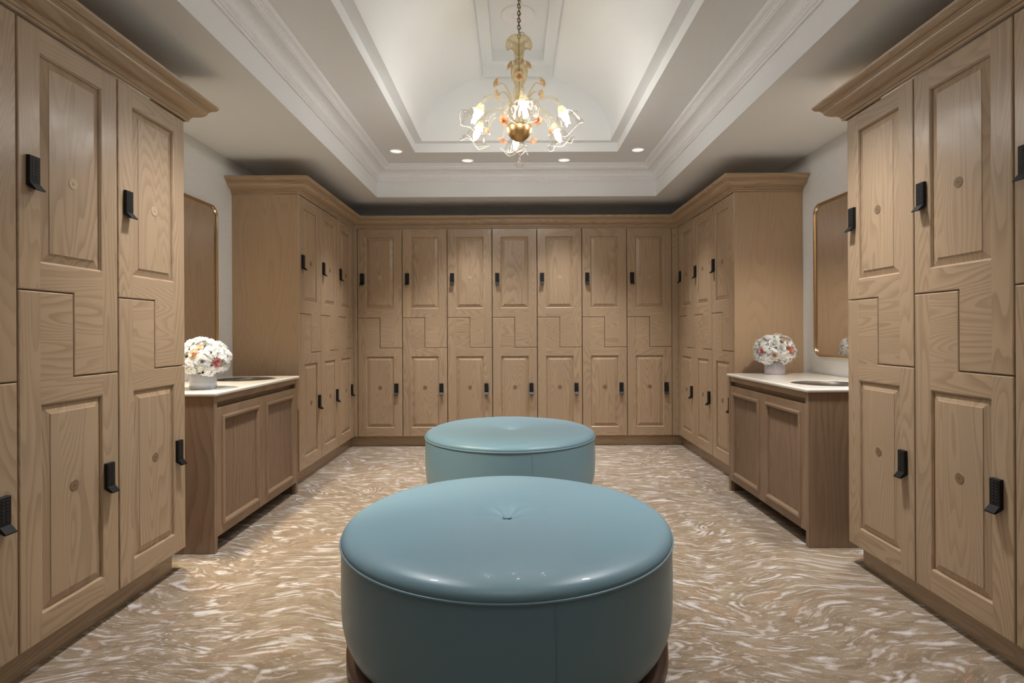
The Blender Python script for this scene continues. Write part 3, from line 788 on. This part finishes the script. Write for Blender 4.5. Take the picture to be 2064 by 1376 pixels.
# ------------------------------------------------------------------ chandelier
KC = .899                                          # overall scale of the chandelier
CX, CY = .045, 3.87
def crv(P, n=5):
    P = [Vector(p) for p in P]; out = []
    for i in range(len(P) - 1):
        a, b, c, d = P[max(0, i - 1)], P[i], P[i + 1], P[min(len(P) - 1, i + 2)]
        for k in range(n):
            t = k / n; out.append(tuple(.5 * ((2 * b) + (c - a) * t + (2 * a - 5 * b + 4 * c - d) * t * t + (3 * b - a - 3 * c + d) * t ** 3)))
    out.append(tuple(P[-1])); return out
def lin(r, n=5):
    return [r[i] + (r[i + 1] - r[i]) * k / n for i in range(len(r) - 1) for k in range(n)] + [r[-1]]
def chandelier():
    t = thing('chandelier', 'ornate glass chandelier with six lit tulip shades, gold bowl and peach roses', 'chandelier', (CX, CY, HC + KC * 1.298), 0)
    t.scale = (KC, KC, KC)
    z = lambda h: h + HC - 2.49                      # height above the eye -> local
    Zc = (3.690 - HC - KC * 1.298) / KC
    mb = MB(); rr = random.Random(5); zz = z(2.31); i = 0
    while zz < Zc - .015:                            # chain of oval links
        L = .036 if i != 1 else .05; M_ = Matrix.Translation((0, 0, zz + L / 2)) @ Matrix.Rotation(PI / 2 * (i % 2) + rr.uniform(-.2, .2), 4, 'Z')
        pts = []
        for k in range(14):
            a = 2 * PI * k / 14; pts.append((.0105 * math.cos(a), 0, (L / 2 + .002) * math.sin(a)))
        mb.tube(pts, .0036, 'oldbrass', 6, True, M_); zz += L - .008; i += 1
    mb.build('chain', t)
    mb = MB(); mb.lathe([(.06, Zc), (.06, Zc - .008), (.05, Zc - .018), (.03, Zc - .026), (.012, Zc - .034), (.001, Zc - .036)], 'oldbrass', 32); mb.build('canopy', t)
    mb = MB(); pts = [(.006 + .011 * math.sin(k * .9) + (.008 if 24 < k < 28 else 0), .009 * math.cos(k * .7), z(2.33) + k * (Zc - z(2.33)) / 60) for k in range(61)]
    mb.tube(pts, .0022, 'oldbrass', 6)
    mb.tube([(.006, 0, z(2.36)), (.035, -.01, z(2.352)), (.045, -.012, z(2.34)), (.034, -.012, z(2.315))], .002, 'oldbrass', 6)
    mb.build('cord', t)
    rib = lambda n, d: (lambda a, tt: 1 + d * math.cos(n * a))
    # flared cup with curled lip
    mb = MB(); pr = [(.032, z(2.13)), (.034, z(2.16)), (.038, z(2.19)), (.041, z(2.22)), (.044, z(2.25)), (.050, z(2.28)), (.062, z(2.303)), (.078, z(2.308)), (.092, z(2.295)), (.099, z(2.270)), (.096, z(2.244)), (.085, z(2.230)), (.076, z(2.240))]
    mb.lathe(pr, 'amber', 72, rf=lambda a, tt: 1 + .02 * math.cos(24 * a) + .10 * tt * math.cos(4 * a), zf=lambda a, tt: -.022 * tt ** 3 * (math.cos(4 * a) - .3)); mb.build('flared_cup', t)
    mb = MB()
    for k in range(9):
        a = 2 * PI * k / 9; mb.sphere((.034 * math.cos(a), .034 * math.sin(a), z(2.13)), .013, 'amber', 8)
    mb.build('bead_ring', t)
    mb = MB(); pr = [(.020, z(2.125)), (.044, z(2.110)), (.063, z(2.08)), (.070, z(2.045)), (.064, z(2.005)), (.047, z(1.965)), (.032, z(1.94))]
    mb.lathe(pr, 'amber', 72, rf=rib(20, .025)); mb.build('ribbed_globe', t)
    mb = MB(); pr = [(.030, z(1.94)), (.040, z(1.92)), (.046, z(1.885)), (.043, z(1.85)), (.034, z(1.815)), (.028, z(1.80)), (.045, z(1.78)), (.06, z(1.74)), (.056, z(1.69)), (.045, z(1.622))]
    mb.lathe(pr, 'amber', 60, rf=rib(14, .03)); mb.build('baluster', t)
    mb = MB(); mb.tube([(0, 0, z(1.52)), (0, 0, z(2.31))], .0032, 'oldbrass', 8); mb.build('centre_rod', t)
    mb = MB(); pr = [(.093, z(1.612)), (.099, z(1.616)), (.101, z(1.609)), (.098, z(1.585)), (.088, z(1.556)), (.070, z(1.532)), (.045, z(1.510)), (.020, z(1.502)), (.001, z(1.500))]
    mb.lathe(pr, 'gold', 56); mb.lathe([(.094, z(1.612)), (.05, z(1.620)), (.001, z(1.622))], 'gold', 40); mb.build('gold_bowl', t)
    mb = MB(); pr = [(.012, z(1.503)), (.030, z(1.490)), (.052, z(1.470)), (.056, z(1.452)), (.046, z(1.425)), (.026, z(1.405)), (.008, z(1.395))]
    mb.lathe(pr, 'clear', 48, rf=rib(16, .05)); 
    for k in range(16):
        a = 2 * PI * k / 16; mb.sphere((.056 * math.cos(a), .056 * math.sin(a), z(1.462)), .006, 'clear', 6)
    mb.build('fluted_knob', t)
    mb = MB()
    for k, (h, r) in enumerate(((1.388, .009), (1.374, .007), (1.361, .009), (1.348, .007))): mb.sphere((0, 0, z(h)), r, 'clear', 8)
    mb.lathe([(.006, z(1.342)), (.020, z(1.338)), (.034, z(1.325)), (.034, z(1.315)), (.022, z(1.302)), (.008, z(1.296)), (.001, z(1.288))], 'clear', 32, rf=rib(10, .06)); mb.build('finial', t)
    # three roses around the globe
    for a in (-150, -28, 92):
        a = math.radians(a); d = Vector((math.cos(a), math.sin(a), .35)); p = Vector((.066 * math.cos(a), .066 * math.sin(a), z(2.075)))
        mb = MB(); rose(mb, 'pgold', .036, orient(p, d), int(a * 10)); mb.build('rose', t)
    # shade, bulb and socket as built for one arm, shared by the six
    def arm(k):
        a = math.radians(-86 + 60 * k); ca, sa = math.cos(a), math.sin(a)
        P = lambda R_, h: (R_ * ca, R_ * sa, z(h))
        ctrl = [(.035, 1.63), (.06, 1.70), (.105, 1.762), (.165, 1.797), (.225, 1.803), (.280, 1.788), (.322, 1.752), (.343, 1.705)]
        mb = MB(); mb.tube(crv([P(*c) for c in ctrl]), .012, 'armglass', 12, rad=lin([.013, .013, .0125, .012, .0115, .011, .0115, .013]))
        mb.sphere(P(.312, 1.762), .017, 'armglass', 8)
        ar = mb.build('arm', t)
        ang = math.radians(64); d = Vector((ca * math.cos(ang), sa * math.cos(ang), -math.sin(ang)))
        Mx = orient(P(.342, 1.712), d)
        mb = MB(); mb.lathe([(.010, -.004), (.019, 0), (.024, .012), (.030, .035), (.037, .060), (.040, .066)], 'amber', 48, Mx, rf=rib(14, .04)); mb.build('socket_cup', ar)
        mb = MB(); q = random.Random(k)
        pr = [(.036, .056), (.052, .070), (.068, .090), (.078, .115), (.083, .138), (.090, .155), (.101, .166), (.112, .172)]
        ph = q.uniform(0, 6)
        rf = lambda A, tt: 1 + .014 * math.cos(12 * A) + .10 * tt ** 2 * math.sin(3 * A + ph) + .05 * tt ** 3 * math.sin(6 * A + ph)
        zf = lambda A, tt: -.024 * tt ** 2 * math.sin(3 * A + ph) 
        mb.lathe(pr, 'clear', 96, Mx, rf=rf, zf=zf)
        rimp = [((.112 * rf(A, 1)) * math.cos(A), (.112 * rf(A, 1)) * math.sin(A), .172 + zf(A, 1)) for A in [2 * PI * i / 90 for i in range(90)]]
        mb.tube(rimp, .003, 'rimglass', 6, True, Mx, rad=[.0034 + .0014 * math.sin(i * 2.1) for i in range(90)]); mb.build('shade', ar)
        mb = MB(); mb.lathe([(.001, .055), (.010, .057), (.020, .071), (.026, .092), (.026, .110), (.018, .134), (.007, .152), (.001, .160)], 'bulb', 16, Mx); mb.build('bulb', ar)
        return ar
    for k in range(6): arm(k)
    for k in range(6):                               # upper stems with roses
        a = math.radians(-90 + 60 * k); ca, sa = math.cos(a), math.sin(a); P = lambda R_, h: (R_ * ca, R_ * sa, z(h))
        mb = MB(); mb.tube(crv([P(.045, 1.70), P(.062, 1.78), P(.085, 1.85), (P(.12, 1.905)), P(.155, 1.925), P(.19, 1.905)]), .006, 'amber', 8, rad=lin([.008, .0075, .007, .006, .0055, .005])); st = mb.build('rose_stem', t)
        mb = MB(); rose(mb, 'pgold', .036, orient(P(.188, 1.912), (ca, sa, .15)), k + 40, k2='pgold'); mb.build('rose', st)
    for k in range(6):                               # hanging stems with peach roses
        a = math.radians(60 * k + 2); ca, sa = math.cos(a), math.sin(a); P = lambda R_, h: (R_ * ca, R_ * sa, z(h))
        mb = MB(); mb.tube(crv([P(.05, 1.66), P(.10, 1.715), P(.16, 1.735), P(.21, 1.71), P(.235, 1.66), P(.240, 1.60)]), .007, 'armglass', 8, rad=lin([.010, .0095, .009, .008, .007, .006])); st = mb.build('rose_stem', t)
        mb = MB(); rose(mb, 'peach', .037, orient(P(.238, 1.595), (ca * .8, sa * .8, -.65)), k + 70); mb.build('rose', st)
        mb = MB(); mb.tube(crv([P(.10, 1.715), P(.175, 1.70), P(.215, 1.66), P(.222, 1.62)]), .005, 'armglass', 8); mb.build('leaf_stem', t)
    return t
ch1 = chandelier()
ch2 = copy_tree(ch1); ch2.location.y = .60           # its twin hangs above the viewer, outside the frame
ch2['label'] = 'twin glass chandelier hanging over the viewer, nearer than the one in view'
t = thing('ceiling_medallion', 'plain white round disc on the ceiling panel behind the chandelier chain', 'ceiling medallion', (.043, 4.305, 3.692))
mb = MB(); mb.lathe([(.135, 0), (.135, -.006), (.130, -.012), (.120, -.013), (.112, -.009), (.106, -.009), (.06, -.014), (.001, -.016)], 'cornice', 64); mb.build('plate', t)
mb = MB(); mb.tube([(.034 * math.cos(2 * PI * i / 40) - .012, .034 * math.sin(2 * PI * i / 40), -.016) for i in range(40)], .0045, 'cornice', 8, True); mb.build('ring', t)

# ------------------------------------------------------------------ recessed downlights
def downlight(x, y, zc, label, power, group, size=76, blend=.9, col=(1, .99, .985), aim=None):
    t = thing('downlight', label, 'ceiling light', (x, y, zc), 0, group)
    mb = MB(); mb.lathe([(.066, 0), (.066, -.004), (.062, -.007), (.056, -.007), (.053, -.003), (.053, -.001)], 'dwhite', 40); mb.build('trim_ring', t)
    mb = MB(); mb.lathe([(.0525, -.001), (.044, -.003), (.03, -.004), (.001, -.0045)], 'glow', 32); mb.build('diffuser', t)
    l = bpy.data.lights.new('downlight_beam', 'SPOT'); l.energy = power; l.spot_size = math.radians(size); l.spot_blend = blend
    l.shadow_soft_size = .085; l.color = col
    o = bpy.data.objects.new('downlight_beam', l); C.objects.link(o); o.parent = t; o.location = (0, 0, -.02)
    if aim: o.rotation_euler = Vector(aim).to_track_quat('-Z', 'Y').to_euler()
    return t
gd = 'recessed downlights in the tray ceiling'
for x, y, lab in ((-1.055, 4.935, 'recessed white downlight at the left corner of the tray ceiling'), (-.435, 5.215, 'recessed white downlight left of the chandelier tip'),
                  (.485, 5.215, 'recessed white downlight right of the chandelier tip'), (1.125, 4.93, 'recessed white downlight at the right corner of the tray ceiling')):
    downlight(x, y, ZU, lab, P_DOWN * .8, gd)
for x in (-1.075, 1.13):
    for y, wd in ((2.62, 'beside the nearer ottoman'),):
        downlight(x, y, ZU, 'recessed white downlight high on the %s side of the tray, %s' % ('left' if x < 0 else 'right', wd), P_DOWN * 1.3, gd, 92, 1.0)
gw = 'warm downlights over the sink cabinets'
downlight(-1.88, 3.05, ZC, 'recessed warm downlight in the low ceiling over the left sink cabinet', P_VAN, gw, 66, .35, (1, .86, .62), (.85, .25, -2.54))
downlight(1.95, 3.02, ZC, 'recessed warm downlight in the low ceiling over the right sink cabinet', P_VAN * .34, gw, 110, .6, (1, .92, .80), (-.2, .3, -2.54))
